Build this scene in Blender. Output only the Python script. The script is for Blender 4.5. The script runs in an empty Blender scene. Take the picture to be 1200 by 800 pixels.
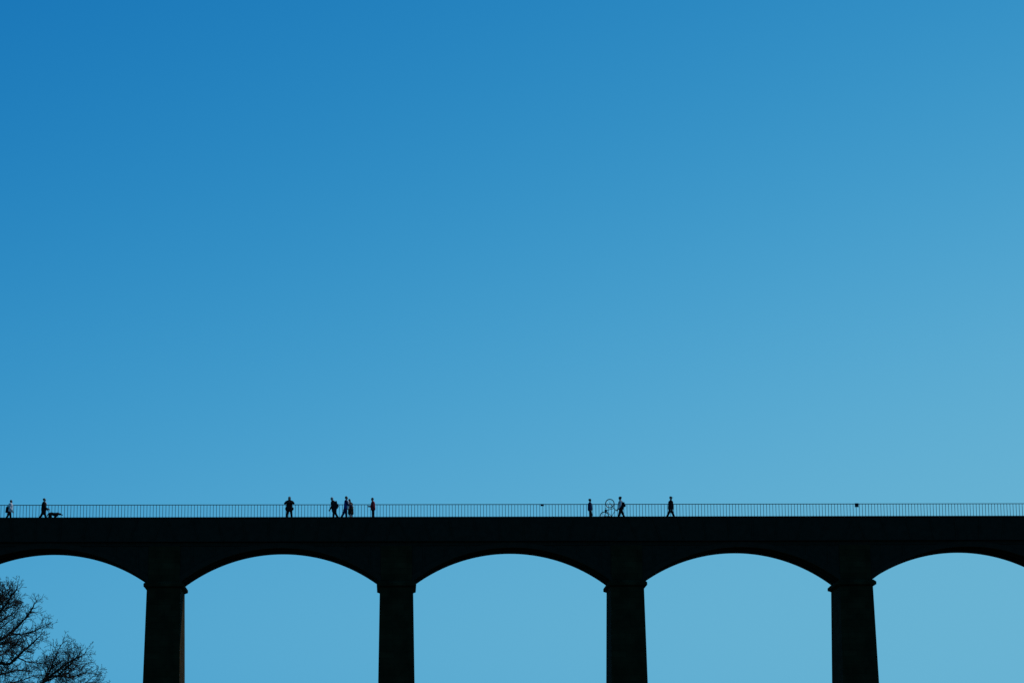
import bpy, bmesh, math, random
from mathutils import Vector, Matrix

# ------------------------------------------------------------------ scene basics
sc = bpy.context.scene
COL = sc.collection
PI = math.pi
rnd = random.Random(11)

# camera (solved from the photograph)
CAM = Vector((16.018, -180.445, -20.941))
YAW, PITCH, ROLL, FPX = 0.04709, 0.21167, -0.00852, 2996.1

def cam_axes():
    cy, sy = math.cos(YAW), math.sin(YAW); cp, sp = math.cos(PITCH), math.sin(PITCH)
    f = Vector((sy*cp, cy*cp, sp)); r = Vector((cy, -sy, 0)); u = r.cross(f)
    c, s = math.cos(ROLL), math.sin(ROLL)
    return c*r + s*u, -s*r + c*u, f
CR, CU, CF = cam_axes()

def at(px, py, y):
    """point on the vertical plane at depth y seen at photo pixel (px,py)"""
    d = CF*FPX + CR*(px-600) + CU*(400-py)
    return CAM + d*((y-CAM.y)/d.y)

# ------------------------------------------------------------------ materials
def mat(name, base, rough=0.8, spec=0.25, metal=0.0, noise=None, bump=0.0, scale=6.0):
    m = bpy.data.materials.new(name); m.use_nodes = True
    nt = m.node_tree; b = nt.nodes['Principled BSDF']
    b.inputs['Base Color'].default_value = (*base, 1); b.inputs['Roughness'].default_value = rough
    b.inputs['Specular IOR Level'].default_value = spec; b.inputs['Metallic'].default_value = metal
    if noise or bump:
        tc = nt.nodes.new('ShaderNodeTexCoord')
        n = nt.nodes.new('ShaderNodeTexNoise'); n.inputs['Scale'].default_value = scale; n.inputs['Detail'].default_value = 8
        nt.links.new(tc.outputs['Object'], n.inputs['Vector'])
        if noise:
            cr = nt.nodes.new('ShaderNodeValToRGB')
            cr.color_ramp.elements[0].position = 0.3; cr.color_ramp.elements[1].position = 0.72
            cr.color_ramp.elements[0].color = (*[c*noise[0] for c in base], 1)
            cr.color_ramp.elements[1].color = (*[c*noise[1] for c in base], 1)
            nt.links.new(n.outputs['Fac'], cr.inputs['Fac']); nt.links.new(cr.outputs['Color'], b.inputs['Base Color'])
        if bump:
            bp = nt.nodes.new('ShaderNodeBump'); bp.inputs['Strength'].default_value = bump; bp.inputs['Distance'].default_value = 0.05
            nt.links.new(n.outputs['Fac'], bp.inputs['Height']); nt.links.new(bp.outputs['Normal'], b.inputs['Normal'])
    return m

def stone_mat():
    m = bpy.data.materials.new('dark_sandstone'); m.use_nodes = True  # whole stone toned far darker than bare sandstone
    nt = m.node_tree; b = nt.nodes['Principled BSDF']; N = nt.nodes.new; L = nt.links.new
    b.inputs['Roughness'].default_value = 0.95; b.inputs['Specular IOR Level'].default_value = 0.02
    tc = N('ShaderNodeTexCoord'); sp = N('ShaderNodeSeparateXYZ'); L(tc.outputs['Object'], sp.inputs[0])
    ad = N('ShaderNodeMath'); ad.operation = 'ADD'; L(sp.outputs['X'], ad.inputs[0]); L(sp.outputs['Y'], ad.inputs[1])
    cb = N('ShaderNodeCombineXYZ'); L(ad.outputs[0], cb.inputs['X']); L(sp.outputs['Z'], cb.inputs['Y'])
    br = N('ShaderNodeTexBrick'); L(cb.outputs[0], br.inputs['Vector'])
    br.inputs['Scale'].default_value = 1.0; br.inputs['Brick Width'].default_value = 0.95; br.inputs['Row Height'].default_value = 0.42
    br.inputs['Mortar Size'].default_value = 0.012
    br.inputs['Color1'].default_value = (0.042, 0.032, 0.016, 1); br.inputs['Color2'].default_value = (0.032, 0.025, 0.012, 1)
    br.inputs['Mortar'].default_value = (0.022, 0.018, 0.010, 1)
    n = N('ShaderNodeTexNoise'); n.inputs['Scale'].default_value = 0.9; n.inputs['Detail'].default_value = 9; L(tc.outputs['Object'], n.inputs['Vector'])
    cr = N('ShaderNodeValToRGB'); cr.color_ramp.elements[0].color = (0.55, 0.55, 0.5, 1); cr.color_ramp.elements[1].color = (1.25, 1.2, 1.1, 1)
    cr.color_ramp.elements[0].position = 0.3; cr.color_ramp.elements[1].position = 0.7; L(n.outputs['Fac'], cr.inputs['Fac'])
    mx = N('ShaderNodeMix'); mx.data_type = 'RGBA'; mx.blend_type = 'MULTIPLY'; mx.inputs['Factor'].default_value = 1
    L(br.outputs['Color'], mx.inputs['A']); L(cr.outputs['Color'], mx.inputs['B']); L(mx.outputs['Result'], b.inputs['Base Color'])
    bp = N('ShaderNodeBump'); bp.inputs['Strength'].default_value = 0.3; bp.inputs['Distance'].default_value = 0.03
    iv = N('ShaderNodeMath'); iv.operation = 'SUBTRACT'; iv.inputs[0].default_value = 1; L(br.outputs['Fac'], iv.inputs[1])
    L(iv.outputs[0], bp.inputs['Height']); L(bp.outputs['Normal'], b.inputs['Normal'])
    return m

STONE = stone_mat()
IRON = mat('black_painted_iron', (0.026, 0.022, 0.015), 0.85, 0.04, noise=(0.82, 1.18), bump=0.2, scale=3)
RAILM = mat('dark_rail_iron', (0.018, 0.018, 0.018), 0.6, 0.2)
PATHM = mat('towpath_gravel', (0.10, 0.09, 0.08), 0.95, 0.1, noise=(0.7, 1.3), bump=0.3, scale=20)
BARK = mat('winter_bark', (0.040, 0.030, 0.022), 0.95, 0.1, noise=(0.6, 1.4), bump=0.4, scale=14)
SKIN = mat('skin', (0.36, 0.22, 0.16), 0.6, 0.3)
HAIR = mat('dark_hair', (0.012, 0.010, 0.009), 0.6, 0.3, noise=(0.7, 1.5), scale=60)
GREYHAIR = mat('pale_grey_hair', (0.62, 0.60, 0.58), 0.7, 0.2, noise=(0.85, 1.1), scale=60)
BLACK = mat('black_cloth', (0.012, 0.012, 0.013), 0.9, 0.1, noise=(0.7, 1.3), scale=40)
CHAR = mat('charcoal_cloth', (0.022, 0.021, 0.022), 0.9, 0.1, noise=(0.7, 1.3), scale=40)
WHITE = mat('white_cloth', (0.80, 0.79, 0.80), 0.9, 0.1, noise=(0.92, 1.05), scale=30)
NAVY = mat('navy_cloth', (0.012, 0.022, 0.075), 0.9, 0.1, noise=(0.8, 1.2), scale=40)
BLUE = mat('blue_cloth', (0.02, 0.05, 0.26), 0.85, 0.15, noise=(0.8, 1.2), scale=40)
RED = mat('red_cloth', (0.30, 0.018, 0.025), 0.85, 0.15, noise=(0.8, 1.2), scale=40)
BROWN = mat('brown_cloth', (0.035, 0.022, 0.014), 0.9, 0.1, noise=(0.7, 1.3), scale=40)
BEIGE = mat('pale_trousers', (0.55, 0.46, 0.40), 0.9, 0.1, noise=(0.9, 1.1), scale=40)
SHOE = mat('dark_shoes', (0.015, 0.014, 0.013), 0.6, 0.3)
PALESHOE = mat('pale_shoes', (0.62, 0.60, 0.56), 0.6, 0.3)
EYE = mat('eyes', (0.03, 0.02, 0.015), 0.15, 0.5)
RUBBER = mat('black_rubber', (0.010, 0.010, 0.010), 0.8, 0.2)
STEEL = mat('grey_steel', (0.30, 0.30, 0.31), 0.4, 0.5, 0.8)
FRAMEM = mat('dark_bike_paint', (0.014, 0.016, 0.022), 0.35, 0.4)
FUR = mat('dark_fur', (0.016, 0.013, 0.011), 0.9, 0.1, noise=(0.6, 1.5), scale=50)
PLASTIC = mat('black_plastic', (0.012, 0.012, 0.013), 0.4, 0.3)
PAINTW = mat('sign_paint', (0.02, 0.02, 0.022), 0.5, 0.3)

# ------------------------------------------------------------------ object helpers
def link(name, me, m=None, parent=None):
    o = bpy.data.objects.new(name, me); COL.objects.link(o)
    if m is not None: me.materials.append(m)
    if parent is not None: o.parent = parent
    return o

def empty(name, loc, label, cat, group=None, rz=0.0):
    o = bpy.data.objects.new(name, None); COL.objects.link(o)
    o.location = loc; o.rotation_euler = (0, 0, rz); o.empty_display_size = 0.3
    tag(o, label, cat, group); return o

def tag(o, label, cat, group=None):
    o['label'] = label; o['category'] = cat
    if group: o['group'] = group
    return o

class MB:
    """collects simple shapes as one mesh"""
    def __init__(s): s.v = []; s.f = []
    def add(s, vs, fs):
        n = len(s.v); s.v += [tuple(v) for v in vs]; s.f += [tuple(i+n for i in f) for f in fs]
    def box(s, x0, x1, y0, y1, z0, z1):
        s.add([(x0,y0,z0),(x1,y0,z0),(x1,y1,z0),(x0,y1,z0),(x0,y0,z1),(x1,y0,z1),(x1,y1,z1),(x0,y1,z1)],
              [(3,2,1,0),(4,5,6,7),(0,1,5,4),(1,2,6,5),(2,3,7,6),(3,0,4,7)])
    def tube(s, pts, rad, n=6, close=False):
        pts = [Vector(p) for p in pts]
        if not hasattr(rad, '__len__'): rad = [rad]*len(pts)
        vs = []; prev = None; m = len(pts)
        for i, p in enumerate(pts):
            if close: t = pts[(i+1) % m]-pts[i-1]
            else: t = pts[min(i+1, m-1)]-pts[max(i-1, 0)]
            t = t.normalized() if t.length > 1e-9 else Vector((0,0,1))
            if prev is None:
                a = Vector((0,0,1)) if abs(t.z) < 0.9 else Vector((1,0,0))
                u = t.cross(a).normalized()
            else:
                u = prev - t*prev.dot(t); u = u.normalized() if u.length > 1e-6 else t.orthogonal().normalized()
            prev = u; w = t.cross(u)
            for k in range(n):
                q = 2*PI*k/n; vs.append(p + (u*math.cos(q)+w*math.sin(q))*rad[i])
        fs = []
        for i in range(m if close else m-1):
            j = (i+1) % m
            for k in range(n):
                l = (k+1) % n; fs.append((i*n+k, i*n+l, j*n+l, j*n+k))
        if not close:
            fs.append(tuple(range(n-1, -1, -1))); fs.append(tuple((m-1)*n+k for k in range(n)))
        s.add(vs, fs)
    def prism(s, loop, y0, y1):
        """loop of (x,z) counter-clockwise seen from -y, extruded y0..y1 (quads strip form allowed: convex only)"""
        n = len(loop)
        vs = [(x, y0, z) for x, z in loop]+[(x, y1, z) for x, z in loop]
        fs = [tuple(range(n)), tuple(range(2*n-1, n-1, -1))]
        for k in range(n):
            l = (k+1) % n; fs.append((k, k+n, l+n, l))
        s.add(vs, fs)
    def build(s, name, m, parent=None, smooth=False):
        me = bpy.data.meshes.new(name); me.from_pydata(s.v, [], s.f); me.update()
        if smooth: me.polygons.foreach_set('use_smooth', [True]*len(me.polygons))
        return link(name, me, m, parent)

# ------------------------------------------------------------------ organic bodies: tapered limbs fused into one surface
class Body:
    def __init__(s): s.bm = bmesh.new()
    def ball(s, c, r, rot=None, seg=12):
        if not hasattr(r, '__len__'): r = (r, r, r)
        M = Matrix.Translation(Vector(c)) @ (rot.to_4x4() if rot is not None else Matrix()) @ Matrix.Diagonal((*r, 1))
        bmesh.ops.create_uvsphere(s.bm, u_segments=seg, v_segments=max(6, seg*2//3), radius=1, matrix=M)
    def limb(s, a, b, ra, rb, seg=12):
        a = Vector(a); b = Vector(b); d = b-a
        if d.length < 1e-5: s.ball(a, ra); return
        M = Matrix.Translation((a+b)/2) @ d.to_track_quat('Z', 'Y').to_matrix().to_4x4()
        bmesh.ops.create_cone(s.bm, cap_ends=True, segments=seg, radius1=ra, radius2=rb, depth=d.length, matrix=M)
        s.ball(a, ra, seg=seg); s.ball(b, rb, seg=seg)
    def chain(s, pts, rad):
        for i in range(len(pts)-1): s.limb(pts[i], pts[i+1], rad[i], rad[i+1])
    def build(s, name, m, parent, voxel=0.011, smooth=3):
        me = bpy.data.meshes.new(name+'_src'); s.bm.to_mesh(me); s.bm.free()
        o = bpy.data.objects.new(name, me); COL.objects.link(o)
        rm = o.modifiers.new('r', 'REMESH'); rm.mode = 'VOXEL'; rm.voxel_size = voxel; rm.use_smooth_shade = True
        sm = o.modifiers.new('s', 'SMOOTH'); sm.factor = 0.5; sm.iterations = smooth
        dg = bpy.context.evaluated_depsgraph_get()
        res = bpy.data.meshes.new_from_object(o.evaluated_get(dg), depsgraph=dg)
        bpy.data.objects.remove(o); bpy.data.meshes.remove(me); res.name = name
        res.materials.clear()
        return link(name, res, m, parent)

# ------------------------------------------------------------------ setting: ground, water in the trough
S = 16.2
GROUND_Z = -22.6

def ground_h(x, y):
    h = GROUND_Z + 0.35*math.sin(x*0.05+1.3)*math.cos(y*0.043) + 0.2*math.sin(x*0.13)*math.sin(y*0.11+0.5)
    near = max(0.0, 1-abs(y)/60.0)
    h -= 2.2*near*max(0.0, 1-((x-24)/55.0)**2)                      # valley bottom under the arches
    e = max(0.0, abs(x-24.3)-76.0)                                    # embankment that carries the canal on
    top = GROUND_Z + min(27.2, max(0.0, e*1.1))
    side = max(0.0, abs(y)-7.0)
    return max(h, top - side*0.62)

def build_ground():
    def axis(lo, hi, core0, core1, step):
        a = []; x = core0
        while x <= core1: a.append(x); x += step
        d = step; x = core0
        while x > lo: d *= 1.3; x -= d; a.insert(0, x)
        d = step; x = core1
        while x < hi: d *= 1.3; x += d; a.append(x)
        return a
    xs = axis(-4000, 4000, -80, 130, 2.5); ys = axis(-1500, 6000, -190, 60, 2.5)
    vs = [(x, y, ground_h(x, y)) for y in ys for x in xs]; n = len(xs)
    fs = [(j*n+i, j*n+i+1, (j+1)*n+i+1, (j+1)*n+i) for j in range(len(ys)-1) for i in range(n-1)]
    me = bpy.data.meshes.new('ground'); me.from_pydata(vs, [], fs); me.polygons.foreach_set('use_smooth', [True]*len(fs))
    g = link('ground', me, mat('meadow_grass', (0.030, 0.042, 0.014), 0.95, 0.1, noise=(0.6, 1.4), bump=0.5, scale=1.2))
    g['kind'] = 'structure'
build_ground()

# ------------------------------------------------------------------ the aqueduct
P0, P1 = -2, 5                       # piers
W0, TX, D0, TY = 1.164, 0.01413, 1.9055, 0.06005
CAPO, CAPH = 0.216, 0.19
RC, RR, RIBT = -8.815, 11.51, 0.36    # arch circle
BLK = 1.09                           # half width of the pier above the springing
TZ0, TZ1, TW = 3.2, 4.868, 1.83      # iron trough
BX0, BX1 = S*(P0-1), S*(P1+1)
aq = empty('aqueduct', (0, 0, 0), 'tall dark stone and iron canal aqueduct of segmental arches crossing the whole view', 'aqueduct')

def make_pier():
    m = MB(); zs = [0.0, -8.0, -16.0, -27.0]; vs = []
    for z in zs:
        w, d = W0+TX*-z, D0+TY*-z*(1 if z > -12 else 0.8)
        vs += [(-w,-d,z),(w,-d,z),(w,d,z),(-w,d,z)]
    fs = [(0,1,2,3)]
    for k in range(len(zs)-1):
        for j in range(4):
            a, b = 4*k+j, 4*k+(j+1) % 4; fs.append((a, a+4, b+4, b))
    m.add(vs, fs)
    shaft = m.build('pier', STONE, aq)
    c = MB()
    w, d = W0+CAPO, D0+CAPO; e = 0.17; RI = 0.16
    c.add([(-W0-0.02,-D0-0.02,-0.10),(W0+0.02,-D0-0.02,-0.10),(W0+0.02,D0+0.02,-0.10),(-W0-0.02,D0+0.02,-0.10),
           (-w,-d,0.0),(w,-d,0.0),(w,d,0.0),(-w,d,0.0),(-w,-d,CAPH),(w,-d,CAPH),(w,d,CAPH),(-w,d,CAPH),
           (-w+e,-d+e,CAPH+RI),(w-e,-d+e,CAPH+RI),(w-e,d-e,CAPH+RI),(-w+e,d-e,CAPH+RI)],
          [(3,2,1,0)]+[(4*k+j, 4*k+(j+1) % 4, 4*k+4+(j+1) % 4, 4*k+4+j) for k in range(3) for j in range(4)]+[(12,13,14,15)])
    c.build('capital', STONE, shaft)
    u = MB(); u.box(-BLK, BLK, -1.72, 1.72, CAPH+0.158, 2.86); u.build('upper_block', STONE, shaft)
    return shaft

pier = make_pier()
for i in range(P0, P1+1):
    if i == P0: pier.location.x = S*i; continue
    c = pier.copy(); COL.objects.link(c); c.parent = aq; c.location.x = S*i
    for ch in pier.children:
        d = ch.copy(); COL.objects.link(d); d.parent = c

HALF = S/2-BLK
def arch_profile(r, n=44, x_lim=HALF-0.003):
    a = math.asin(x_lim/r)
    return [(r*math.sin(-a+2*a*k/n), RC+r*math.cos(-a+2*a*k/n)) for k in range(n+1)]

def make_side(sg):
    """spandrel plates of one face of a bay with proud joint flanges, and the two ribs on that side"""
    sp = bmesh.new(); inner = arch_profile(RR+RIBT-0.02)
    def slab(loop, y0, y1):
        ya, yb = min(y0*sg, y1*sg), max(y0*sg, y1*sg); n = len(loop)
        A = [sp.verts.new((x, ya, z)) for x, z in loop]; B = [sp.verts.new((x, yb, z)) for x, z in loop]
        return A, B
    n = len(inner); ya, yb = (-1.66, -1.60) if sg < 0 else (1.60, 1.66)
    rows = []
    for x, z in inner: rows.append([sp.verts.new(p) for p in ((x,ya,z),(x,ya,2.84),(x,yb,2.84),(x,yb,z))])
    for k in range(n-1):
        for j in range(4):
            i = (j+1) % 4; sp.faces.new((rows[k][j], rows[k+1][j], rows[k+1][i], rows[k][i]))
    sp.faces.new(rows[0]); sp.faces.new(rows[-1][::-1])
    bmesh.ops.recalc_face_normals(sp, faces=sp.faces)
    # moulded joint flanges: pulled out of the same plate
    yo = ya if sg < 0 else yb
    for k in range(-4, 5):
        x = k*1.55+0.02
        z = RC+math.sqrt((RR+RIBT)**2-x*x)
        if 2.84-z > 0.15:
            d = 0.04*sg
            vs = [sp.verts.new(p) for p in ((x-0.05,yo-0.02*sg,z),(x+0.05,yo-0.02*sg,z),(x+0.05,yo-0.02*sg,2.835),(x-0.05,yo-0.02*sg,2.835),
                                            (x-0.05,yo+d,z),(x+0.05,yo+d,z),(x+0.05,yo+d,2.835),(x-0.05,yo+d,2.835))]
            for f in ((0,1,2,3),(4,5,6,7),(0,1,5,4),(1,2,6,5),(2,3,7,6),(3,0,4,7)): sp.faces.new([vs[q] for q in f])
    bmesh.ops.recalc_face_normals(sp, faces=sp.faces)
    me = bpy.data.meshes.new('spandrel'); sp.to_mesh(me); sp.free()
    bay = link('spandrel', me, IRON, aq)
    lo, hi = arch_profile(RR), arch_profile(RR+RIBT)
    for yc, w in ((1.62*sg, 0.13), (0.55*sg, 0.10)):
        r = MB(); vs = []; n = len(lo)
        for (xa, za), (xb, zb) in zip(lo, hi):
            vs += [(xa,yc-w,za),(xa,yc+w,za),(xb,yc+w,zb),(xb,yc-w,zb)]
        fs = [(0,1,2,3), tuple(4*(n-1)+q for q in (3,2,1,0))]
        for k in range(n-1):
            for j in range(4):
                a, b = 4*k+j, 4*k+(j+1) % 4; fs.append((a, a+4, b+4, b))
        r.add(vs, fs); r.build('arch_rib', IRON, bay)
    return bay

for sg in (-1, 1):
    bay = make_side(sg)
    for i in range(P0-1, P1+1):
        x = S*(i+0.5)
        if i == P0-1: bay.location.x = x; continue
        c = bay.copy(); COL.objects.link(c); c.parent = aq; c.location.x = x
        for ch in bay.children:
            d = ch.copy(); COL.objects.link(d); d.parent = c

# trough of wedge-shaped plates bolted through flanges
t = MB()
t.box(BX0, BX1, -TW, -TW+0.03, TZ0, TZ1-0.05); t.box(BX0, BX1, TW-0.03, TW, TZ0, TZ1-0.05)
t.box(BX0, BX1, -TW+0.031, TW-0.031, TZ0+0.01, TZ0+0.05)
t.box(BX0, BX1, -TW-0.05, -TW+0.07, TZ1-0.05, TZ1); t.box(BX0, BX1, TW-0.07, TW+0.05, TZ1-0.05, TZ1)
t.box(BX0, BX1, -TW-0.06, -TW+0.02, TZ0-0.06, TZ0-0.002); t.box(BX0, BX1, TW-0.02, TW+0.06, TZ0-0.06, TZ0-0.002)
for i in range(P0-1, P1+1):
    xc = S*(i+0.5)
    for k in range(-4, 6):
        xb = xc+(k-0.5)*1.62; lean = (k-0.5)*0.16
        for s in (-1, 1):
            ya, yb = (-TW-0.045, -TW-0.001) if s < 0 else (TW+0.001, TW+0.045)
            m = [(xb-0.035, TZ0), (xb+0.035, TZ0), (xb+lean+0.035, TZ1-0.052), (xb+lean-0.035, TZ1-0.052)]
            t.prism(m, ya, yb)
t.build('trough', IRON, aq)
bm_ = MB()
bm_.box(BX0, BX1, -1.58, 1.58, 2.88, TZ0-0.065)
for y in (-1.62, -0.55, 0.55, 1.62): bm_.box(BX0, BX1, y-0.09, y+0.09, 2.862, 2.879)
bm_.build('bearing_beam', IRON, aq)
TOW = 4.95
tp = MB(); tp.box(BX0, BX1, 0.32, TW-0.02, TOW-0.07, TOW); tp.box(BX0, BX1, 0.27, 0.319, TOW-0.14, TOW+0.01)
tp.build('towpath', PATHM, aq)
x = BX0+0.8; post = None
while x < BX1:
    if post is None:
        ps = MB(); ps.box(-0.05, 0.05, 0.40, 0.50, TZ0+0.05, TOW-0.071); post = ps.build('towpath_post', IRON, aq); post.location.x = x
    else:
        o = post.copy(); COL.objects.link(o); o.parent = aq; o.location.x = x
    x += 1.62
ab = MB(); 
ab.box(BX0-9, BX0-BLK*0+(-0.0), -2.6, 2.6, -26, TZ0-0.07); ab.build('abutment', STONE, aq)
ab = MB(); ab.box(BX1, BX1+9, -2.6, 2.6, -26, TZ0-0.07); ab.build('abutment', STONE, aq)

w = MB(); w.box(BX0, BX1, -TW+0.032, TW-0.032, 4.40, 4.55)
WATER = mat('canal_water', (0.02, 0.03, 0.025), 0.08, 0.5)
wo = w.build('water', WATER); wo['kind'] = 'structure'

# ------------------------------------------------------------------ the railing along the far edge of the towpath
RY, RTOP = 1.75, 6.293
rail = empty('railing', (16, RY, TOW), 'long dark iron railing of thin upright bars running along the top of the aqueduct', 'railing')
def rbox(name, b, m=RAILM, kind=None):
    mb = MB(); mb.box(*b); o = mb.build(name, m, rail); o.matrix_parent_inverse = Matrix.Translation((-16, -RY, -TOW))
    if kind: o['kind'] = kind
    return o
rbox('top_rail', (BX0, BX1, RY-0.022, RY+0.022, RTOP-0.045, RTOP))
rbox('bottom_rail', (BX0, BX1, RY-0.02, RY+0.02, TOW+0.10, TOW+0.14))
PITCHB = S/72
xb0 = at(581.3, 597, RY).x
k0 = math.floor((BX0+0.2-xb0)/PITCHB); k1 = math.floor((BX1-0.2-xb0)/PITCHB)
ks = list(range(k0, k1+1)); mid = round((16-xb0)/PITCHB)
single = set(range(mid-50, mid+50))
proto = None; rest = MB()
BAR = 0.018
for k in ks:
    x = xb0+k*PITCHB
    if k in single:
        if proto is None:
            mb = MB(); mb.tube([(0,0,0.002),(0,0,RTOP-TOW-0.046)], BAR, 6)
            proto = mb.build('baluster', RAILM, rail); o = proto
        else:
            o = proto.copy(); COL.objects.link(o); o.parent = rail
        o.location = (x-16, 0, 0)
    else:
        rest.tube([(x, RY, TOW+0.002), (x, RY, RTOP-0.046)], BAR, 6)
o = rest.build('balusters', RAILM, rail); o.matrix_parent_inverse = Matrix.Translation((-16, -RY, -TOW)); o['kind'] = 'stuff'

def rail_box(px, py0, py1, wpx, label):
    a, b = at(px-wpx/2, py1, RY-0.05), at(px+wpx/2, py0, RY-0.05)
    w_, h_ = b.x-a.x, b.z-a.z
    e = empty('notice_plate', ((a.x+b.x)/2, RY-0.03, a.z), label, 'sign', 'plates fixed to the railing')
    m = MB(); m.box(-w_/2, w_/2, -0.05, -0.02, 0, h_); m.build('panel', PAINTW, e)
    m = MB(); m.box(-w_*0.3, w_*0.3, -0.019, 0.0, h_*0.55, h_*0.75); m.build('bracket', RAILM, e)
rail_box(635.4, 590.2, 592.7, 3.8, 'small dark oblong plate on the railing between the tall central arch and the cyclist')
rail_box(1003.9, 589.3, 593.9, 4.2, 'larger squarish dark plate on the railing above the thick right-hand pier')

# ------------------------------------------------------------------ people
PATH_Y = 0.95
def person(px, y, label, face, H=1.75, lean=0.0, tilt=0.0, armL=(0,0.12,0.2), armR=(0,0.12,0.2), legL=(0,0), legR=(0,0),
           coat=BLACK, legs=CHAR, shoes=SHOE, hem=0.0, sleeve=None, hair=HAIR, hairstyle='short', cap=None, shorts=False,
           bulk=1.0, extra=None, dep=0.035, legspread=0.0, collar=None, group=None, front=None, turn=0.0):
    """legs: (thigh swing, knee bend); arms: (swing, out, elbow bend); angles in radians, swing + is forward"""
    s = H/1.75
    base = Vector((at(px, 606, y).x, y, TOW))
    e = empty('person', base, label, 'person', group)
    F = Vector((math.cos(face), math.sin(face), 0)); Lf = Vector((-math.sin(face), math.cos(face), 0)); U = Vector((0,0,1))
    def sw(a, out, sgn):            # direction of a hanging limb
        d = -U*math.cos(a)+F*math.sin(a)
        return (d*math.cos(out)+Lf*sgn*math.sin(out)).normalized()
    # legs from the hip, then shift so that the lowest foot stands on the path
    hip = Vector((0,0,0)); J = {}
    for n, sgn, (th, kn) in (('L', 1, legL), ('R', -1, legR)):
        h = hip+Lf*sgn*0.095*s; k = h+sw(th, legspread, sgn)*0.43*s; a = k+sw(th-kn, legspread*0.5, sgn)*0.42*s
        J['h'+n], J['k'+n], J['a'+n] = h, k, a
    low = min(J['aL'].z, J['aR'].z)-0.075*s
    up = Vector((0,0,-low))
    for k in J: J[k] = J[k]+up
    hip = hip+up
    T = (U*math.cos(lean)+F*math.sin(lean)).normalized()           # torso axis
    Ft = (F*math.cos(lean)-U*math.sin(lean)).normalized()
    Lt = (Lf*math.cos(turn)+Ft*math.sin(turn)).normalized()
    neck = hip+T*0.53*s; shz = hip+T*0.475*s
    TH = (U*math.cos(lean+tilt)+F*math.sin(lean+tilt)).normalized(); FH = (F*math.cos(lean+tilt)-U*math.sin(lean+tilt)).normalized()
    head = neck+T*0.06*s+TH*0.135*s
    for n, sgn, (a, out, el) in (('L', 1, armL), ('R', -1, armR)):
        sh = shz+Lt*sgn*0.185*s*bulk; d1 = sw(a, out, sgn); d2 = sw(a+el, out*0.2 if el < 1.2 else -0.5, sgn)
        J['s'+n] = sh; J['e'+n] = sh+d1*0.29*s; J['w'+n] = J['e'+n]+d2*0.25*s; J['d'+n] = d2
    if extra and 'hands' in extra:   # a hand taken to a given point: solve the elbow
        for n, tgt in extra['hands'].items():
            sh = J['s'+n]; tgt = Vector(tgt); d = tgt-sh; L1, L2 = 0.29*s, 0.25*s
            dist = min(d.length, (L1+L2)*0.98); d = d.normalized()
            x_ = (L1*L1-L2*L2+dist*dist)/(2*dist); h_ = math.sqrt(max(0, L1*L1-x_*x_))
            pole = Vector(extra.get('pole'+n, (0,0,-1))); pole = (pole-d*pole.dot(d)).normalized()
            J['e'+n] = sh+d*x_+pole*h_; J['w'+n] = sh+d*dist; J['d'+n] = (J['w'+n]-J['e'+n]).normalized()
    rotH = Matrix((FH, Lf, TH)).transposed()
    # ---- the body, one continuous surface
    b = Body()
    for sgn in (-1, 1):
        b.limb(hip+Lf*sgn*0.07*s+T*0.02*s, hip+T*0.28*s+Lt*sgn*0.065*s, 0.10*s, 0.088*s)
        b.limb(hip+T*0.28*s+Lt*sgn*0.065*s, shz+Lt*sgn*0.09*s, 0.09*s, 0.085*s)
    b.limb(shz+Lt*0.15*s*bulk, shz-Lt*0.15*s*bulk, 0.06*s, 0.06*s)
    b.limb(neck-T*0.03*s, head-TH*0.02*s, 0.058*s, 0.052*s)
    b.ball(head+TH*0.02*s-FH*0.008*s, (0.096*s, 0.078*s, 0.110*s), rotH, 20)
    b.ball(head+FH*0.035*s-TH*0.055*s, (0.052*s, 0.052*s, 0.058*s), rotH, 14)
    b.limb(head+FH*0.086*s+TH*0.018*s, head+FH*0.107*s-TH*0.022*s, 0.008*s, 0.014*s, 8)      # nose
    b.ball(head+FH*0.084*s-TH*0.058*s, (0.010*s, 0.024*s, 0.010*s), rotH, 8)                  # lips
    b.ball(head+FH*0.074*s-TH*0.094*s, (0.020*s, 0.022*s, 0.018*s), rotH, 8)                  # chin
    for sgn in (-1, 1):
        b.ball(head+Lf*sgn*0.077*s-FH*0.008*s, (0.020*s, 0.010*s, 0.032*s), rotH, 8)          # ear
        b.ball(head+FH*0.072*s+Lf*sgn*0.032*s+TH*0.034*s, (0.014*s, 0.024*s, 0.009*s), rotH, 8)   # brow
    for n, sgn in (('L', 1), ('R', -1)):
        b.limb(J['s'+n], J['e'+n], 0.052*s, 0.040*s); b.limb(J['e'+n], J['w'+n], 0.041*s, 0.027*s)
        d = J['d'+n]; sd = d.cross(Lf).normalized(); w_ = J['w'+n]
        palm = w_+d*0.085*s; b.limb(w_, palm, 0.026*s, 0.034*s, 10)
        pl = d.cross(sd).normalized()*(-sgn)
        for q, ln in zip((-0.032, -0.011, 0.011, 0.032), (0.060, 0.078, 0.073, 0.062)):
            k1 = palm+sd*q*s; k2 = k1+(d*0.85+pl*0.5).normalized()*ln*0.55*s; k3 = k2+(d*0.4+pl*0.9).normalized()*ln*0.55*s
            b.limb(k1, k2, 0.0105*s, 0.0095*s, 6); b.limb(k2, k3, 0.0095*s, 0.0085*s, 6)
        t1 = w_+d*0.03*s+sd*0.028*s; t2 = t1+(d*0.6+sd*0.6+pl*0.3).normalized()*0.04*s; t3 = t2+(d*0.9+pl*0.4).normalized()*0.03*s
        b.limb(t1, t2, 0.013*s, 0.012*s, 6); b.limb(t2, t3, 0.012*s, 0.010*s, 6)
        b.limb(J['h'+n], J['k'+n], 0.082*s, 0.054*s); b.limb(J['k'+n], J['a'+n], 0.054*s, 0.036*s)
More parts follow.
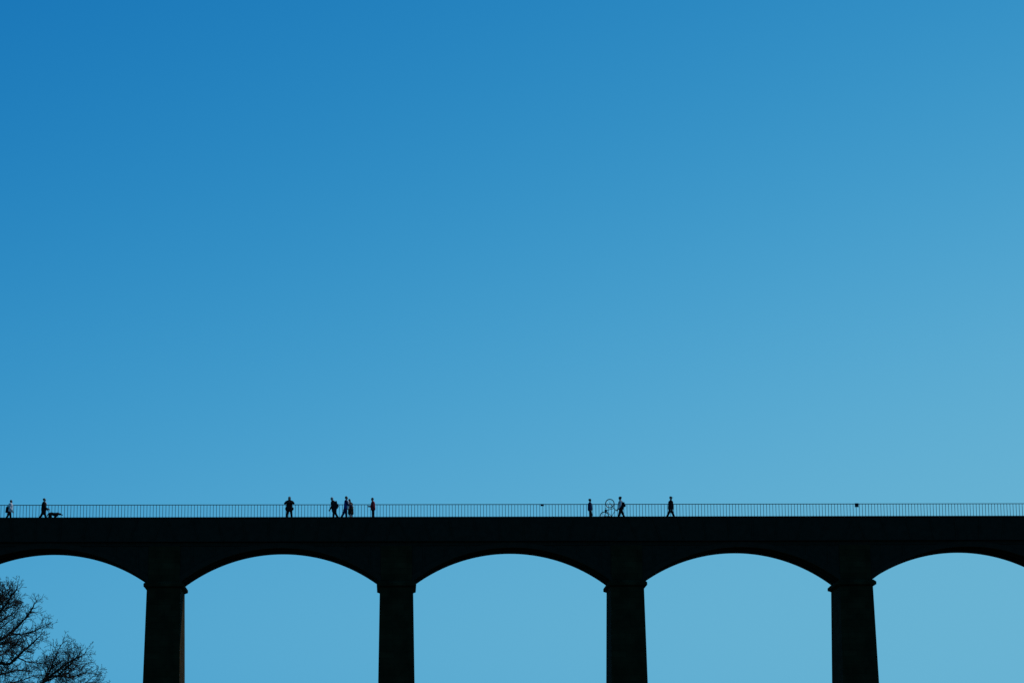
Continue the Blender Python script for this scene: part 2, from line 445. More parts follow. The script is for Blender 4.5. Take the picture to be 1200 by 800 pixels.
        b.ball(J['k'+n].lerp(J['a'+n], 0.28)-F*0.012*s, 0.053*s)
        b.limb(J['a'+n], J['a'+n]+F*0.10*s-U*0.045*s, 0.038*s, 0.030*s)
    b.build('body', SKIN, e, 0.0095)
    for sgn in (-1, 1):
        q = Body(); q.ball(head+FH*0.083*s+Lf*sgn*0.031*s+TH*0.014*s, 0.013*s); q.build('eye', EYE, e, 0.004, 1)
    # ---- clothing
    c = Body(); g = 0.042
    for sgn in (-1, 1):
        c.limb(hip+Lf*sgn*0.075*s-T*0.0*s, hip+T*0.28*s+Lt*sgn*0.065*s, (0.10+g)*s*bulk, (0.092+g)*s*bulk)
        c.limb(hip+T*0.28*s+Lt*sgn*0.065*s, shz+Lt*sgn*0.09*s-T*0.01*s, (0.092+g)*s*bulk, (0.082+g)*s*bulk)
        for q in (-dep, dep): c.limb(hip+Lf*sgn*0.05*s+Ft*q*s, shz+Lt*sgn*0.05*s+Ft*q*s-T*0.05*s, (0.10+g)*s*bulk, (0.078+g)*s*bulk)
        if hem: c.limb(hip+Lf*sgn*0.075*s, hip+Lf*sgn*0.085*s-U*hem*s, (0.10+g)*s*bulk, (0.11+g)*s*bulk)
    if hem: c.limb(hip, hip-U*hem*s, (0.10+g)*s, (0.12+g)*s)
    c.limb(shz+Lt*0.15*s*bulk, shz-Lt*0.15*s*bulk, 0.095*s, 0.095*s); c.limb(shz, neck+T*0.01*s, 0.105*s, 0.078*s)
    arms = ('L', 'R') if sleeve is None else ()
    for n in arms:
        c.limb(J['s'+n], J['e'+n], 0.088*s, 0.070*s); c.limb(J['e'+n], J['w'+n]-J['d'+n]*0.01, 0.070*s, 0.052*s)
    c.build('jacket', coat, e)
    if sleeve is not None:
        for n in ('L', 'R'):
            c = Body(); c.limb(J['s'+n], J['e'+n], 0.092*s, 0.073*s); c.limb(J['e'+n], J['w'+n]-J['d'+n]*0.01, 0.073*s, 0.054*s)
            c.build('sleeve', sleeve, e)
    if front is not None:
        c = Body()
        for sgn in (-1, 1):
            c.limb(hip+Lf*sgn*0.06*s+Ft*0.115*s+T*0.02, shz+Lt*sgn*0.07*s+Ft*0.11*s-T*0.03*s, 0.122*s, 0.11*s)
        c.build('front_panel', front, e)
    if collar is not None:
        c = Body()
        for q in range(10):
            a = 2*PI*q/10; c.ball(neck+T*0.035*s+(Ft*math.cos(a)*1.1+Lt*math.sin(a))*0.062*s, 0.036*s)
        c.limb(neck+Ft*0.10*s, neck+Ft*0.175*s-T*0.14*s, 0.055*s, 0.05*s)
        c.build('scarf', collar, e)
    tr = Body()
    tr.limb(hip+Lf*0.06*s+T*0.05*s, hip-Lf*0.06*s+T*0.05*s, 0.112*s, 0.112*s)
    for n in ('L', 'R'):
        tr.limb(J['h'+n], J['k'+n], 0.112*s, 0.082*s)
        if not shorts: tr.limb(J['k'+n], J['a'+n]+U*0.02*s, 0.082*s, 0.070*s)
    tr.build('trousers' if not shorts else 'shorts', legs, e)
    for n in ('L', 'R'):
        c = Body(); a = J['a'+n]
        sl = (J['aL'] - J['aR']).z
        c.limb(a-F*0.045*s-U*0.035*s, a+F*0.13*s-U*0.042*s, 0.036*s, 0.033*s); c.limb(a, a-U*0.03*s, 0.046*s, 0.042*s)
        c.build('shoe', shoes, e)
    # ---- hair or headwear
    if cap is None or hairstyle == 'long':
        hb = Body()
        hb.ball(head+TH*0.026*s-FH*0.026*s, (0.098*s, 0.086*s, 0.110*s), rotH, 18)
        if hairstyle == 'long':
            hb.limb(head-FH*0.055*s, neck-Ft*0.06*s-T*0.08*s, 0.066*s, 0.055*s)
        if hairstyle == 'bun': hb.ball(head-FH*0.10*s+TH*0.06*s, 0.045*s)
        hb.build('hair', hair, e)
    if cap is not None:
        style, cm = cap; hb = Body()
        if style == 'cap':
            hb.ball(head+TH*0.052*s-FH*0.006*s, (0.101*s, 0.086*s, 0.080*s), rotH, 18)
            hb.ball(head+TH*0.050*s+FH*0.125*s, (0.065*s, 0.066*s, 0.011*s), rotH, 14); nm = 'cap'
        elif style == 'helmet':
            hb.ball(head+TH*0.056*s-FH*0.012*s, (0.118*s, 0.102*s, 0.100*s), rotH, 18)
            hb.ball(head+TH*0.066*s-FH*0.05*s, (0.095*s, 0.088*s, 0.070*s), rotH, 14); nm = 'helmet'
        elif style == 'hood':
            hb.ball(head+TH*0.024*s-FH*0.036*s, (0.104*s, 0.100*s, 0.122*s), rotH, 18)
            hb.limb(head-FH*0.04*s-TH*0.05*s, neck-Ft*0.03*s, 0.095*s, 0.095*s); nm = 'hood'
        else:
            hb.ball(head+TH*0.042*s-FH*0.010*s, (0.103*s, 0.090*s, 0.092*s), rotH, 18)
            hb.ball(head+TH*0.145*s-FH*0.02*s, 0.028*s); nm = 'woolly_hat'
        hb.build(nm, cm, e)
    J.update(hip=hip+base, neck=neck+base, head=head+base, F=F, T=T, Ft=Ft, shz=shz+base)
    for k in ('wL', 'wR', 'eL', 'eR', 'sL', 'sR', 'kL', 'kR', 'aL', 'aR'): J[k] = J[k]+base
    return e, J

def rounded_box(name, m, parent, c, ax, size, r=0.05):
    """soft box: ax = 3x3 (columns x,y,z)"""
    b = Body(); X, Y, Z = [Vector(a) for a in ax]; c = Vector(c)
    hx, hy, hz = [max(0.001, v/2-r) for v in size]
    for sx in (-1, 1):
        for sy in (-1, 1):
            b.limb(c+X*hx*sx+Y*hy*sy-Z*hz, c+X*hx*sx+Y*hy*sy+Z*hz*0.8, r, r*0.95, 8)
        for sz in (-1, 1): b.limb(c+X*hx*sx-Y*hy+Z*hz*sz*0.9, c+X*hx*sx+Y*hy+Z*hz*sz*0.9, r, r, 8)
    for t in (-0.66, -0.33, 0, 0.33, 0.66):
        for q in (-1, 0, 1): b.limb(c+X*hx*q*0.6-Y*hy+Z*hz*t, c+X*hx*q*0.6+Y*hy+Z*hz*t, r, r, 8)
    return b.build(name, m, parent, 0.012, 4)

def backpack(J, m, label, size=(0.20, 0.30, 0.44), drop=0.20, off=0.20, lean_out=0.0):
    F, T, Ft = J['F'], J['T'], J['Ft']; Lf = Vector((-F.y, F.x, 0))
    c = J['shz']-T*drop-Ft*off
    e = empty('backpack', c, label, 'backpack')
    rounded_box('sack', m, e, (0,0,0), (Ft, Lf, T), size, 0.06)
    rounded_box('pocket', m, e, -Ft*(size[0]/2+0.02)-T*0.08, (Ft, Lf, T), (0.09, size[1]*0.7, size[2]*0.42), 0.035)
    for sg in (-1, 1):
        mb = MB(); y = Lf*sg*0.10
        mb.tube([Ft*(off-0.11)+y+T*(drop+0.02), Ft*off+y+T*(drop+0.10), Ft*(off+0.11)+y+T*(drop-0.01), Ft*(off+0.13)+y+T*(drop-0.2), Ft*(off-0.08)+y*1.4-T*0.14], 0.022, 6)
        mb.build('strap', m, e)

R0, R180 = 0.0, PI
# 1: white jacket, far left
e1, j1 = person(11.3, 0.95, 'person in a white jacket, dark bag behind, at the far left edge of the aqueduct', R0+0.15, 1.56, lean=0.10, tilt=0.10,
                armL=(0.05, 0.1, 0.5), armR=(-0.25, 0.15, 0.95), legL=(0.14, 0.05), legR=(-0.30, 0.25), coat=WHITE, legs=BLACK, bulk=1.18, dep=0.05)
c = j1['hip']+Vector((-0.17, -0.12, 0.04))
e = empty('shoulder_bag', c, 'dark bag slung behind the hip of the white-jacketed person', 'bag')
rounded_box('pouch', BLACK, e, (0,0,0), ((1,0,0),(0,1,0),(0.12,0,0.99)), (0.22, 0.20, 0.46), 0.06)
mb = MB(); n_ = j1['shz']-c
mb.tube([(-0.02,0.0,0.2), n_+Vector((-0.13,-0.12,-0.12)), n_+Vector((0.0,-0.13,0.08)), n_+Vector((0.14,-0.06,-0.15)), n_+Vector((0.08,-0.15,-0.32)), (0.06,-0.05,0.15)], 0.022, 6); mb.build('strap', BLACK, e)
# 2: dog walker
hand2 = at(55.2, 597.6, 0.80)
p2 = Vector((at(51.0, 606, 0.95).x, 0.95, TOW))
e2, j2 = person(51.0, 0.95, 'person in a long black coat and pale scarf striding behind the dog', R0, 1.70, lean=0.04, tilt=0.05,
                armL=(0.15, 0.1, 1.0), legL=(-0.42, 0.15), legR=(0.30, 0.05), coat=BLACK, legs=BLACK, hem=0.20, bulk=1.12, collar=WHITE,
                extra={'hands': {'R': hand2-p2}, 'poleR': (-0.6, 0, -1)}, hairstyle='bun')
# 3: facing camera, elbows wide
p3 = Vector((at(339.0, 606, 0.95).x, 0.95, TOW))
e3, j3 = person(339.0, 0.95, 'person standing square to the railing with both elbows spread wide', -PI/2+0.05, 1.76, tilt=0.08,
                legL=(0.02, 0.05), legR=(0.0, 0.05), legspread=0.13, coat=BLACK, legs=BLACK, hem=0.07, bulk=1.15, cap=('hood', BLACK),
                extra={'hands': {'L': Vector((0.07, -0.28, 1.30)), 'R': Vector((-0.07, -0.28, 1.30))}, 'poleL': (1, 0.25, -0.12), 'poleR': (-1, 0.25, -0.12)})
e = empty('camera', p3+Vector((0, -0.36, 1.33)), 'small black camera held up by the person with spread elbows', 'camera')
m = MB(); m.box(-0.065, 0.065, -0.03, 0.03, -0.045, 0.045); m.build('housing', PLASTIC, e)
m = MB(); m.tube([(0,-0.03,0),(0,-0.10,0)], [0.035, 0.038], 14); m.build('lens', PLASTIC, e)
e = empty('waist_bag', p3+Vector((0, 0.02, 0.90)), 'dark bag strapped round the waist of the person with spread elbows', 'bag')
for sx in (-1, 1): rounded_box('pouch', BLACK, e, (sx*0.235, 0.0, 0.02), ((1,0,0),(0,1,0),(0,0,1)), (0.14, 0.18, 0.20), 0.05)
mb = MB(); mb.tube([(0.20*math.cos(a)*1.02, 0.165*math.sin(a), 0.03) for a in [2*PI*k/20 for k in range(20)]], 0.022, 6, True); mb.build('strap', BLACK, e)
# 4: stooping walker with backpack, facing left
e4, j4 = person(391.6, 0.95, 'stooping person in a dark hooded coat walking left with a bulging rucksack', R180, 1.74, lean=0.20, tilt=0.22,
                armL=(0.20, 0.08, 0.25), armR=(0.30, 0.1, 0.25), legL=(0.10, 0.05), legR=(-0.30, 0.25), coat=CHAR, legs=BLACK, hem=0.14, bulk=1.2, hair=GREYHAIR)
backpack(j4, CHAR, 'bulging dark rucksack worn by the stooping person with pale grey hair', (0.24, 0.36, 0.56), 0.22, 0.17)
# 5 and 6: the couple
p5 = Vector((at(405.0, 606, 0.85).x, 0.85, TOW))
e5, j5 = person(405.0, 0.85, 'person in a blue and white jacket holding an arm round a companion', R0, 1.77, lean=0.06, tilt=0.10,
                armL=(0.6, 0.1, 0.6), legL=(0.10, 0.05), legR=(-0.36, 0.12), coat=BLUE, sleeve=NAVY, legs=NAVY, shoes=PALESHOE, bulk=1.0, dep=0.0, front=WHITE,
                extra={'hands': {'R': at(410.6, 590.9, 0.80)-p5}, 'poleR': (0.1, -0.5, -1)})
e6, j6 = person(411.0, 1.22, 'person in a long dark coat and pale trousers leaning against a companion in blue', R180-0.75, 1.66, lean=0.20, tilt=0.12,
                armL=(0.35, 0.12, 0.7), armR=(0.25, 0.12, 0.5), legL=(-0.10, 0.05), legR=(-0.02, 0.05), coat=BROWN, legs=BEIGE, shoes=PALESHOE, hem=0.26, bulk=1.1, hairstyle='long')
# 7: red jacket with phone
e7, j7 = person(437.2, 0.95, 'person in a red jacket facing left and looking down at a phone', R180, 1.68, lean=0.03, tilt=0.30,
                armL=(0.02, 0.02, 1.55), armR=(0.0, 0.02, 1.55), legL=(0.04, 0.03), legR=(-0.05, 0.05), coat=RED, legs=BLACK, bulk=1.0)
ph = (j7['wL']+j7['wR'])/2+Vector((-0.13, 0, 0.03))
e = empty('phone', ph, 'black phone held low by the person in the red jacket', 'phone')
m = MB(); m.box(-0.012, 0.012, -0.038, 0.038, -0.02, 0.13); m.build('case', PLASTIC, e)
m = MB(); m.box(0.0121, 0.0135, -0.034, 0.034, -0.014, 0.124); m.build('screen', EYE, e)
# 8: child in helmet
e8, j8 = person(691.6, 0.95, 'short person in a dark helmet standing still to watch the tilted bicycle', R0, 1.56, lean=-0.02, tilt=0.12,
                armL=(0.05, 0.05, 0.2), armR=(-0.05, 0.08, 0.35), legL=(0.30, 0.50), legR=(-0.03, 0.02), coat=NAVY, legs=BLACK, bulk=1.0, dep=0.05, cap=('helmet', BLACK))
# 10: cyclist holding the bike
p10 = Vector((at(727.8, 606, 0.95).x, 0.95, TOW))
def bike_axes():
    rear = at(708.3, 604.4, 0.95); front = at(714.7, 589.6, 0.95); rear.z = TOW+0.337
    fw = front-rear; fw.y = 0; WB = fw.length; fw.normalize(); return rear, fw, Vector((fw.z, 0, -fw.x)), WB
_r, _f, _u, _w = bike_axes()
_hd = _f*(_w-0.26)+_u*0.55; _hl = _f*(_w-0.21)+_u*0.40
GRIP = _r+_hd+(_hd-_hl).normalized()*0.06+_f*0.04+_u*0.03
e10, j10 = person(727.8, 0.95, 'cyclist in a dark helmet with pale sleeves gripping the handlebar of a rearing bicycle', R180, 1.74, lean=0.04, tilt=0.14,
                  legL=(0.30, 0.10), legR=(-0.34, 0.12), coat=BLACK, sleeve=WHITE, legs=BLACK, bulk=1.08, dep=0.04, cap=('helmet', BLACK),
                  extra={'hands': {'L': GRIP+Vector((0.085,-0.25,0.03))-p10, 'R': GRIP+Vector((0.085,0.25,0.03))-p10}, 'poleL': (0.6, 0, -1), 'poleR': (0.6, 0, -1)})
backpack(j10, BLACK, 'small black rucksack on the back of the cyclist with the rearing bicycle', (0.18, 0.28, 0.38), 0.20, 0.20)
# 11: capped walker
e11, j11 = person(786.2, 0.95, 'tall person in dark clothes and peaked cap taking a long stride to the right', R0, 1.80, lean=0.02, tilt=0.04,
                  armL=(0.10, 0.06, 0.12), armR=(-0.12, 0.06, 0.10), legL=(0.40, 0.06), legR=(-0.42, 0.04), coat=BLACK, legs=BLACK, hem=0.08, bulk=1.02, dep=0.05, cap=('cap', BLACK))

# ------------------------------------------------------------------ the dog and its lead
def dog():
    hx = at(58.0, 606, 0.95).x; fx = at(68.0, 606, 0.95).x
    base = Vector((hx, 0.95, TOW))
    e = empty('dog', base, 'dark dog walking with lowered head in front of its owner in black', 'dog')
    L = fx-hx; b = Body()
    hip = Vector((0.03, 0, 0.57)); sh = Vector((L-0.10, 0, 0.54))
    b.chain([hip, Vector((L*0.30, 0, 0.575)), Vector((L*0.62, 0, 0.52)), sh], [0.115, 0.105, 0.135, 0.125])
    b.ball((L*0.74, 0, 0.47), (0.13, 0.11, 0.14))
    nk = sh+Vector((0.03, 0, 0.04)); hd = nk+Vector((0.20, 0, -0.03))
    b.limb(nk, hd, 0.095, 0.075); b.ball(hd+Vector((0.02, 0, 0.0)), (0.10, 0.072, 0.075))
    b.limb(hd+Vector((0.07, 0, -0.025)), hd+Vector((0.175, 0, -0.06)), 0.046, 0.034)
    for s in (-1, 1):
        b.ball(hd+Vector((-0.03, s*0.068, -0.02)), (0.035, 0.014, 0.062))
        st = 0.10*s
        b.chain([hip+Vector((0.0, s*0.075, -0.03)), Vector((0.06+st*0.4, s*0.085, 0.36)), Vector((-0.10+st*0.7, s*0.085, 0.20)), Vector((-0.06+st*0.7, s*0.085, 0.035))], [0.11, 0.070, 0.044, 0.034])
        b.limb(Vector((-0.06+st*0.7, s*0.085, 0.028)), Vector((0.005+st*0.7, s*0.085, 0.024)), 0.028, 0.024)
        b.chain([sh+Vector((-0.04, s*0.085, -0.06)), Vector((L-0.22-st*0.5, s*0.09, 0.32)), Vector((L-0.15-st, s*0.09, 0.17)), Vector((L-0.17-st, s*0.09, 0.035))], [0.085, 0.055, 0.040, 0.032])
        b.limb(Vector((L-0.17-st, s*0.09, 0.028)), Vector((L-0.11-st, s*0.09, 0.024)), 0.028, 0.024)
    b.chain([hip+Vector((-0.09, 0, 0.03)), Vector((-0.16, 0, 0.47)), Vector((-0.18, 0, 0.32))], [0.04, 0.030, 0.018])
    b.build('body', FUR, e, 0.011)
    for s in (-1, 1):
        q = Body(); q.ball(hd+Vector((0.075, s*0.045, 0.030)), 0.011); q.build('eye', EYE, e, 0.004, 1)
    q = Body(); q.ball(hd+Vector((0.205, 0, -0.05)), 0.018); q.build('nose', EYE, e, 0.005, 1)
    n = nk+Vector((0.07, 0, 0.0))
    mb = MB(); mb.tube([n+Vector((0.02*math.sin(a), 0.098*math.cos(a), 0.098*math.sin(a))) for a in [2*PI*k/18 for k in range(18)]], 0.013, 6, True)
    mb.build('collar', RED, e)
    return base+n+Vector((-0.02, -0.02, 0.10))
col_pt = dog()
h = j2['wR']+Vector((0.06, 0, -0.03)); mb = MB(); pts = []
for k in range(13):
    t_ = k/12; p = h.lerp(col_pt, t_); p.z -= 0.16*4*t_*(1-t_)*0.6; pts.append(p)
mb.tube(pts, 0.006, 5)
tag(mb.build('dog_lead', BLACK), 'thin dark lead hanging between the dog walker and the dog', 'lead')

# ------------------------------------------------------------------ the bicycle, reared up on its back wheel
def bicycle():
    WR = 0.335
    rear, fw, up, WB = bike_axes()
    e = empty('bicycle', rear, 'dark bicycle reared up on its back wheel with the front wheel in the air', 'bicycle')
    def P(a, b, c=0.0): return fw*a+up*b+Vector((0, c, 0))
    bb = P(0.42, -0.06); seat = P(0.20, 0.52); head = P(WB-0.26, 0.55); headl = P(WB-0.21, 0.40); fr = P(WB, 0)
    f = MB()
    for a, b, r in ((bb, seat, .019), (seat*0.94+bb*0.06, head, .019), (bb, headl, .023), (head, headl, .024)): f.tube([a, b], r, 10)
    for s in (-1, 1):
        f.tube([P(0,0,s*.06), bb+Vector((0, s*.03, 0))], .011, 8); f.tube([P(0,0,s*.06), seat*0.93+bb*0.07+Vector((0, s*.02, 0))], .010, 8)
    f.build('frame', FRAMEM, e, True)
    f = MB()
    for s in (-1, 1): f.tube([headl+Vector((0, s*.02, 0)), P(WB-0.10, 0.28, s*.055), P(WB, 0, s*.055)], [.017, .016, .011], 8)
    f.tube([head, head+(head-headl).normalized()*0.06], .018, 8); f.build('fork', FRAMEM, e, True)
    f = MB(); st = head+(head-headl).normalized()*0.06; hb = st+P(0.07, 0.03)
    f.tube([st, hb], .016, 8); f.tube([hb+Vector((0,-.30,0))+P(-.05,0), hb+Vector((0,-.12,0)), hb, hb+Vector((0,.12,0)), hb+Vector((0,.30,0))+P(-.05,0)], .014, 8)
    o = f.build('handlebar', PLASTIC, e, True)
    for s in (-1, 1):
        g = MB(); g.tube([hb+Vector((0, s*.19, 0))+P(-.02, 0), hb+Vector((0, s*.31, 0))+P(-.053, 0)], .019, 8); g.build('grip', RUBBER, o, True)
    f = MB(); f.tube([seat, seat+(seat-bb).normalized()*0.14], .014, 8); f.build('seat_post', PLASTIC, e, True)
    c = seat+(seat-bb).normalized()*0.16; b = Body()
    b.limb(c-fw*0.12+Vector((0,.05,0)), c+fw*0.13, 0.045, 0.022); b.limb(c-fw*0.12-Vector((0,.05,0)), c+fw*0.13, 0.045, 0.022); b.build('saddle', PLASTIC, e)
    f = MB(); f.tube([bb+Vector((0, .045, 0)), bb+Vector((0, .055, 0))], .095, 24); f.tube([bb-Vector((0,.07,0)), bb+Vector((0,.07,0))], .02, 10)
    f.tube([bb+Vector((0,.08,0)), bb+P(-0.15, 0.07, .09)], .011, 6); f.tube([bb-Vector((0,.08,0)), bb+P(0.15, -0.07, -.09)], .011, 6)
    cs = f.build('crankset', PLASTIC, e)
    for s, q in ((1, P(-0.15, 0.07, .13)), (-1, P(0.15, -0.07, -.13))):
        g = MB(); p = bb+q; g.box(p.x-.04, p.x+.04, p.y-.045, p.y+.045, p.z-.012, p.z+.012); g.build('pedal', PLASTIC, cs)
    for ctr in (P(0, 0), fr):
        t = MB(); ring = [2*PI*k/48 for k in range(48)]
        t.tube([ctr+Vector((math.cos(a), 0, math.sin(a)))*(WR-0.030) for a in ring], .031, 8, True)
        w = t.build('wheel', RUBBER, e, True)
        t = MB(); t.tube([ctr+Vector((math.cos(a), 0, math.sin(a)))*(WR-0.052) for a in ring], .012, 6, True); t.build('rim', STEEL, w, True)
        t = MB(); t.tube([ctr-Vector((0,.05,0)), ctr+Vector((0,.05,0))], .022, 10); t.build('hub', STEEL, w, True)
        t = MB()
        for k in range(24):
            a = 2*PI*k/24; t.tube([ctr+Vector((0.015*math.cos(a+1.2), .03*(-1)**k, 0.015*math.sin(a+1.2))), ctr+Vector((math.cos(a), 0, math.sin(a)))*(WR-0.06)], .0016, 4)
        t.build('spokes', STEEL, w)
bicycle()

# ------------------------------------------------------------------ the bare winter tree in front, lower left
TY_ = -100.0
def make_tree():
    r = random.Random(5)
    crown_twigs = MB(); limbs = []
    def P(px, py, dy): return at(px-(3.5*px/110 if px > 0 else 0), py+max(0, (730-py)*0.09), TY_+dy)
    base = P(-75, 1100, 0); base.z = ground_h(base.x, base.y)-0.1
    e = empty('bare_tree', base, 'leafless winter tree with fine dark twigs rising at the lower left corner', 'tree')
    inv = -base
    def put(mb, name):
        o = mb.build(name, BARK, e); o.matrix_parent_inverse = Matrix.Translation(inv); return o
    def smooth(pts, n=5, jit=0.0):
        out = []
        for i in range(len(pts)-1):
            p0 = pts[max(i-1, 0)]; p1 = pts[i]; p2 = pts[i+1]; p3 = pts[min(i+2, len(pts)-1)]
            for k in range(n):
                t = k/n
                q = 0.5*((2*p1)+(p2-p0)*t+(2*p0-5*p1+4*p2-p3)*t*t+(3*p1-p0-3*p2+p3)*t**3)
                out.append(q+Vector((r.uniform(-1,1), r.uniform(-1,1), r.uniform(-1,1)))*jit)
        out.append(pts[-1]); return out
    tm = MB()
    tpts = smooth([base, P(-74, 1000, 0), P(-70, 900, 0.1), P(-62, 832, 0)], 5)
    tm.tube(tpts, [0.46-0.2*i/(len(tpts)-1)+(0.22*(1-i/3) if i < 3 else 0) for i in range(len(tpts))], 14)
    put(tm, 'trunk')
    # main limbs seen in the photograph, each with its own depth
    D = [
     ([(-62,836,0),(-35,803,.1),(-14,785,.2),(0,777,.3),(12,777,.4),(25,765,.5),(35,757,.5),(45,748,.6),(52,741,.6)], .100, .012),
     ([(20,769,.45),(30,774,.6),(45,776,.8),(58,778,.9)], .030, .008),
     ([(-62,834,0),(-40,792,-.3),(-15,764,-.5),(0,755,-.7),(12,752,-.8),(25,757,-1),(34,762,-1.1)], .085, .010),
     ([(-50,812,0),(-26,772,.5),(0,750,.9),(12,742,1.1),(25,730,1.3),(36,716,1.5),(41,706,1.5),(46,700,1.6)], .085, .009),
     ([(12,742,1.1),(24,743,1),(38,740,.9),(48,736,.8),(57,732,.8)], .034, .008),
     ([(-48,805,0),(-30,745,-.8),(-12,726,-1.1),(2,713,-1.4),(12,697,-1.6),(20,686,-1.8),(22,677,-1.8)], .085, .009),
     ([(2,713,-1.4),(12,709,-1.2),(22,702,-1)], .030, .008),
     ([(-32,748,-.8),(-20,712,-.4),(-6,692,0),(2,682,.2)], .060, .009),
     ([(-58,845,0),(-20,822,-.4),(20,815,-.7),(48,802,-.9),(62,791,-1),(75,781,-1.1),(88,773,-1.2),(98,768,-1.2),(103,765,-1.2)], .100, .012),
     ([(62,791,-1),(85,793,-.6),(104,788,-.3),(116,790,-.2)], .032, .007),
     ([(42,805,-.85),(72,806,-1.4),(98,801,-1.8),(121,798,-2)], .040, .007),
     ([(56,796,-.95),(64,776,-.7),(72,759,-.5),(76,752,-.5)], .032, .007),
     ([(-12,818,-.3),(10,802,.4),(28,796,.8),(46,790,1.1)], .050, .008),
     ([(-55,820,0),(-25,797,1.5),(0,790,2.2),(22,785,2.6),(40,786,2.8)], .070, .008),
     ([(-8,771,-.5),(8,763,.2),(24,748,.9),(34,742,1)], .030, .007),
     ([(-22,736,-1),(-4,738,-2),(10,728,-2.5),(20,722,-2.6)], .040, .007),
     ([(-16,704,-.3),(0,700,1),(10,690,1.4),(13,682,1.5)], .040, .007),
     ([(60,803,-.9),(80,818,-.5),(104,812,0),(120,806,.2)], .040, .007),
     ([(-34,768,-.4),(-12,740,.2),(6,724,.5),(17,716,.7),(24,709,.8)], .045, .007),
     ([(-30,752,.6),(-12,722,1),(0,706,1.1),(9,694,1.2),(11,684,1.2)], .045, .007),
     ([(66,792,-1),(80,789,-.2),(94,779,.2),(108,776,.4)], .030, .007),
     ([(58,797,-.9),(74,788,-1.6),(86,776,-1.9),(94,760,-2)], .030, .007),
     ([(50,802,-.9),(57,788,-.2),(62,774,.2),(64,764,.3)], .030, .007),
     # the half of the crown outside the picture
     ([(-64,830,0),(-95,780,.5),(-120,735,1),(-135,700,1.2)], .110, .012),
     ([(-63,832,0),(-75,770,-.6),(-70,715,-1),(-60,672,-1.2)], .110, .012),
     ([(-66,840,0),(-110,815,-1),(-150,790,-1.4),(-180,770,-1.6)], .100, .012),
     ([(-72,770,-.6),(-50,725,1.4),(-38,690,2),(-30,668,2.2)], .060, .010),
     ([(-98,776,.5),(-90,730,-1.4),(-95,690,-2)], .060, .010),
    ]
    def twig(p, d, length, rad, depth, tw):
        n = max(3, int(length/0.07)); pts = [p]; rr = [rad]; q = p.copy(); dd = d.normalized()
        for k in range(n):
            dd = (dd+Vector((r.gauss(0,.20), r.gauss(0,.20), r.gauss(0,.20)+0.045))).normalized()
            q = q+dd*(length/n); pts.append(q.copy()); rr.append(max(0.0042, rad*(1-0.75*(k+1)/n)))
        tw.tube(pts, rr, 4 if rad > 0.009 else 3)
        if depth <= 0: return
        step = 0.085 if depth >= 2 else 0.07
        cnt = int(length/step)
        for k in range(cnt):
            i = 1+int((n-1)*(0.12+0.88*(k+r.random())/max(1, cnt))); i = min(i, n)
            t = (pts[i]-pts[i-1]).normalized()
            side = t.cross(Vector((r.gauss(0,1), r.gauss(0,1), r.gauss(0,1)))).normalized()
            a = r.uniform(0.5, 1.15)
            twig(pts[i], t*math.cos(a)+side*math.sin(a), length*r.uniform(0.30, 0.58)*(1-0.35*i/n), max(0.0048, rr[i]*0.62), depth-1, tw)
    for pl, r0, r1 in D:
        pts = smooth([P(*q) for q in pl], 6, 0.014)
        inpic = pl[-1][0] > -20
        n = len(pts); rad = [r0*(0.62 if inpic else 1)*(1-i/(n-1))**0.9+r1*(0.8 if inpic else 1) for i in range(n)]
        mb = MB(); mb.tube(pts, rad, 8); put(mb, 'limb')
        L = sum((pts[i+1]-pts[i]).length for i in range(n-1))
        acc = 0.0
        for i in range(2, n):
            seg = (pts[i]-pts[i-1]).length; acc += seg
            frac = i/(n-1)
            px = pl[0][0]
            while acc > (0.058 if inpic else 0.34):
                acc -= (0.058 if inpic else 0.34)
                if frac < 0.22: continue
                t = (pts[i]-pts[i-1]).normalized()
                side = t.cross(Vector((r.gauss(0,1), r.gauss(0,1), r.gauss(0,1)))).normalized()
                a = r.uniform(0.45, 1.1)
                ln = r.uniform(0.30, 0.85)*(1.05-0.62*frac)+0.10
                twig(pts[i-1].lerp(pts[i], r.random()), t*math.cos(a)+side*math.sin(a)+Vector((0,0,.12)), ln, max(0.007, min(0.016, rad[i]*0.5)), 2 if ln > 0.35 else 1, crown_twigs)
        twig(pts[-1], (pts[-1]-pts[-2]), 0.19, r1, 1, crown_twigs)
    print('twig faces', len(crown_twigs.f))
    o = put(crown_twigs, 'twigs'); o['kind'] = 'stuff'
make_tree()

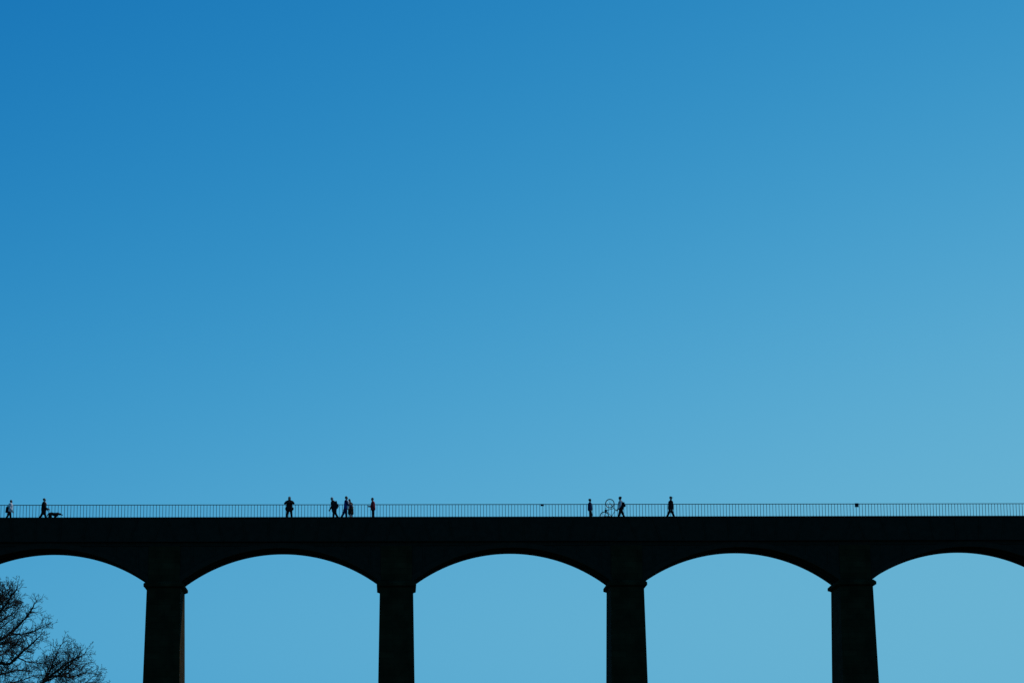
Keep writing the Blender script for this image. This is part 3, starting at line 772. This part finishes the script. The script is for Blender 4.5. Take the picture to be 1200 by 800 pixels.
# ------------------------------------------------------------------ sky, sun, camera
SUN_EL, SUN_AZ = math.radians(46), math.radians(54)
def build_world():
    w = bpy.data.worlds.new('World'); sc.world = w; w.use_nodes = True
    nt = w.node_tree; N = nt.nodes.new; L = nt.links.new; bg = nt.nodes['Background']
    s = N('ShaderNodeTexSky'); s.sky_type = 'NISHITA'; s.sun_disc = False
    s.sun_elevation = SUN_EL; s.sun_rotation = SUN_AZ; s.altitude = 0; s.air_density = 1.0; s.dust_density = 0.0; s.ozone_density = 1.0
    sp = N('ShaderNodeSeparateColor'); L(s.outputs['Color'], sp.inputs[0])
    def math_(op, a, b):
        n = N('ShaderNodeMath'); n.operation = op
        for k, v in enumerate((a, b)):
            if hasattr(v, 'links'): L(v, n.inputs[k])
            else: n.inputs[k].default_value = v
        return n.outputs[0]
    # contrast grade of the clear sky (film-like curve per channel)
    g = math_('MULTIPLY', math_('POWER', sp.outputs['Blue'], 2.15), math.exp(-5.245))
    sm = N('ShaderNodeMath'); sm.operation = 'SMOOTH_MIN'; L(g, sm.inputs[0]); sm.inputs[1].default_value = 0.455; sm.inputs[2].default_value = 0.20; g = sm.outputs[0]
    rr = math_('MAXIMUM', math_('MULTIPLY', math_('POWER', g, 2.9), 14.3), math_('MULTIPLY', g, 0.5))
    gg = math_('MULTIPLY', g, 10.0)
    bb = math_('MINIMUM', math_('MULTIPLY', math_('POWER', g, 0.39), 9.2), math_('MULTIPLY', g, 29.0))
    sb = N('ShaderNodeMath'); sb.operation = 'SMOOTH_MIN'; L(bb, sb.inputs[0]); sb.inputs[1].default_value = 6.5; sb.inputs[2].default_value = 0.6; bb = sb.outputs[0]
    cb = N('ShaderNodeCombineColor'); L(rr, cb.inputs[0]); L(gg, cb.inputs[1]); L(bb, cb.inputs[2])
    L(cb.outputs[0], bg.inputs['Color']); bg.inputs['Strength'].default_value = 0.1
build_world()
sl = bpy.data.lights.new('sun', 'SUN'); sl.energy = 2.0; sl.angle = math.radians(0.5); sl.color = (1.0, 0.94, 0.85)
so = bpy.data.objects.new('sun', sl); COL.objects.link(so)
sd = Vector((math.sin(SUN_AZ)*math.cos(SUN_EL), math.cos(SUN_AZ)*math.cos(SUN_EL), math.sin(SUN_EL)))
so.rotation_euler = sd.to_track_quat('Z', 'Y').to_euler(); so.location = (60, 80, 80)

cd = bpy.data.cameras.new('camera'); co = bpy.data.objects.new('camera', cd); COL.objects.link(co)
co.matrix_world = Matrix.Translation(CAM) @ Matrix((CR, CU, -CF)).transposed().to_4x4()
cd.sensor_width = 36; cd.sensor_fit = 'HORIZONTAL'; cd.lens = FPX/1200*36; cd.clip_start = 0.5; cd.clip_end = 20000
sc.camera = co
vs = sc.view_settings; vs.view_transform = 'Standard'; vs.look = 'None'; vs.exposure = 0; vs.gamma = 1; vs.use_curve_mapping = False
sc.render.engine = 'CYCLES'; sc.cycles.max_bounces = 6
sc.cycles.use_denoising = False
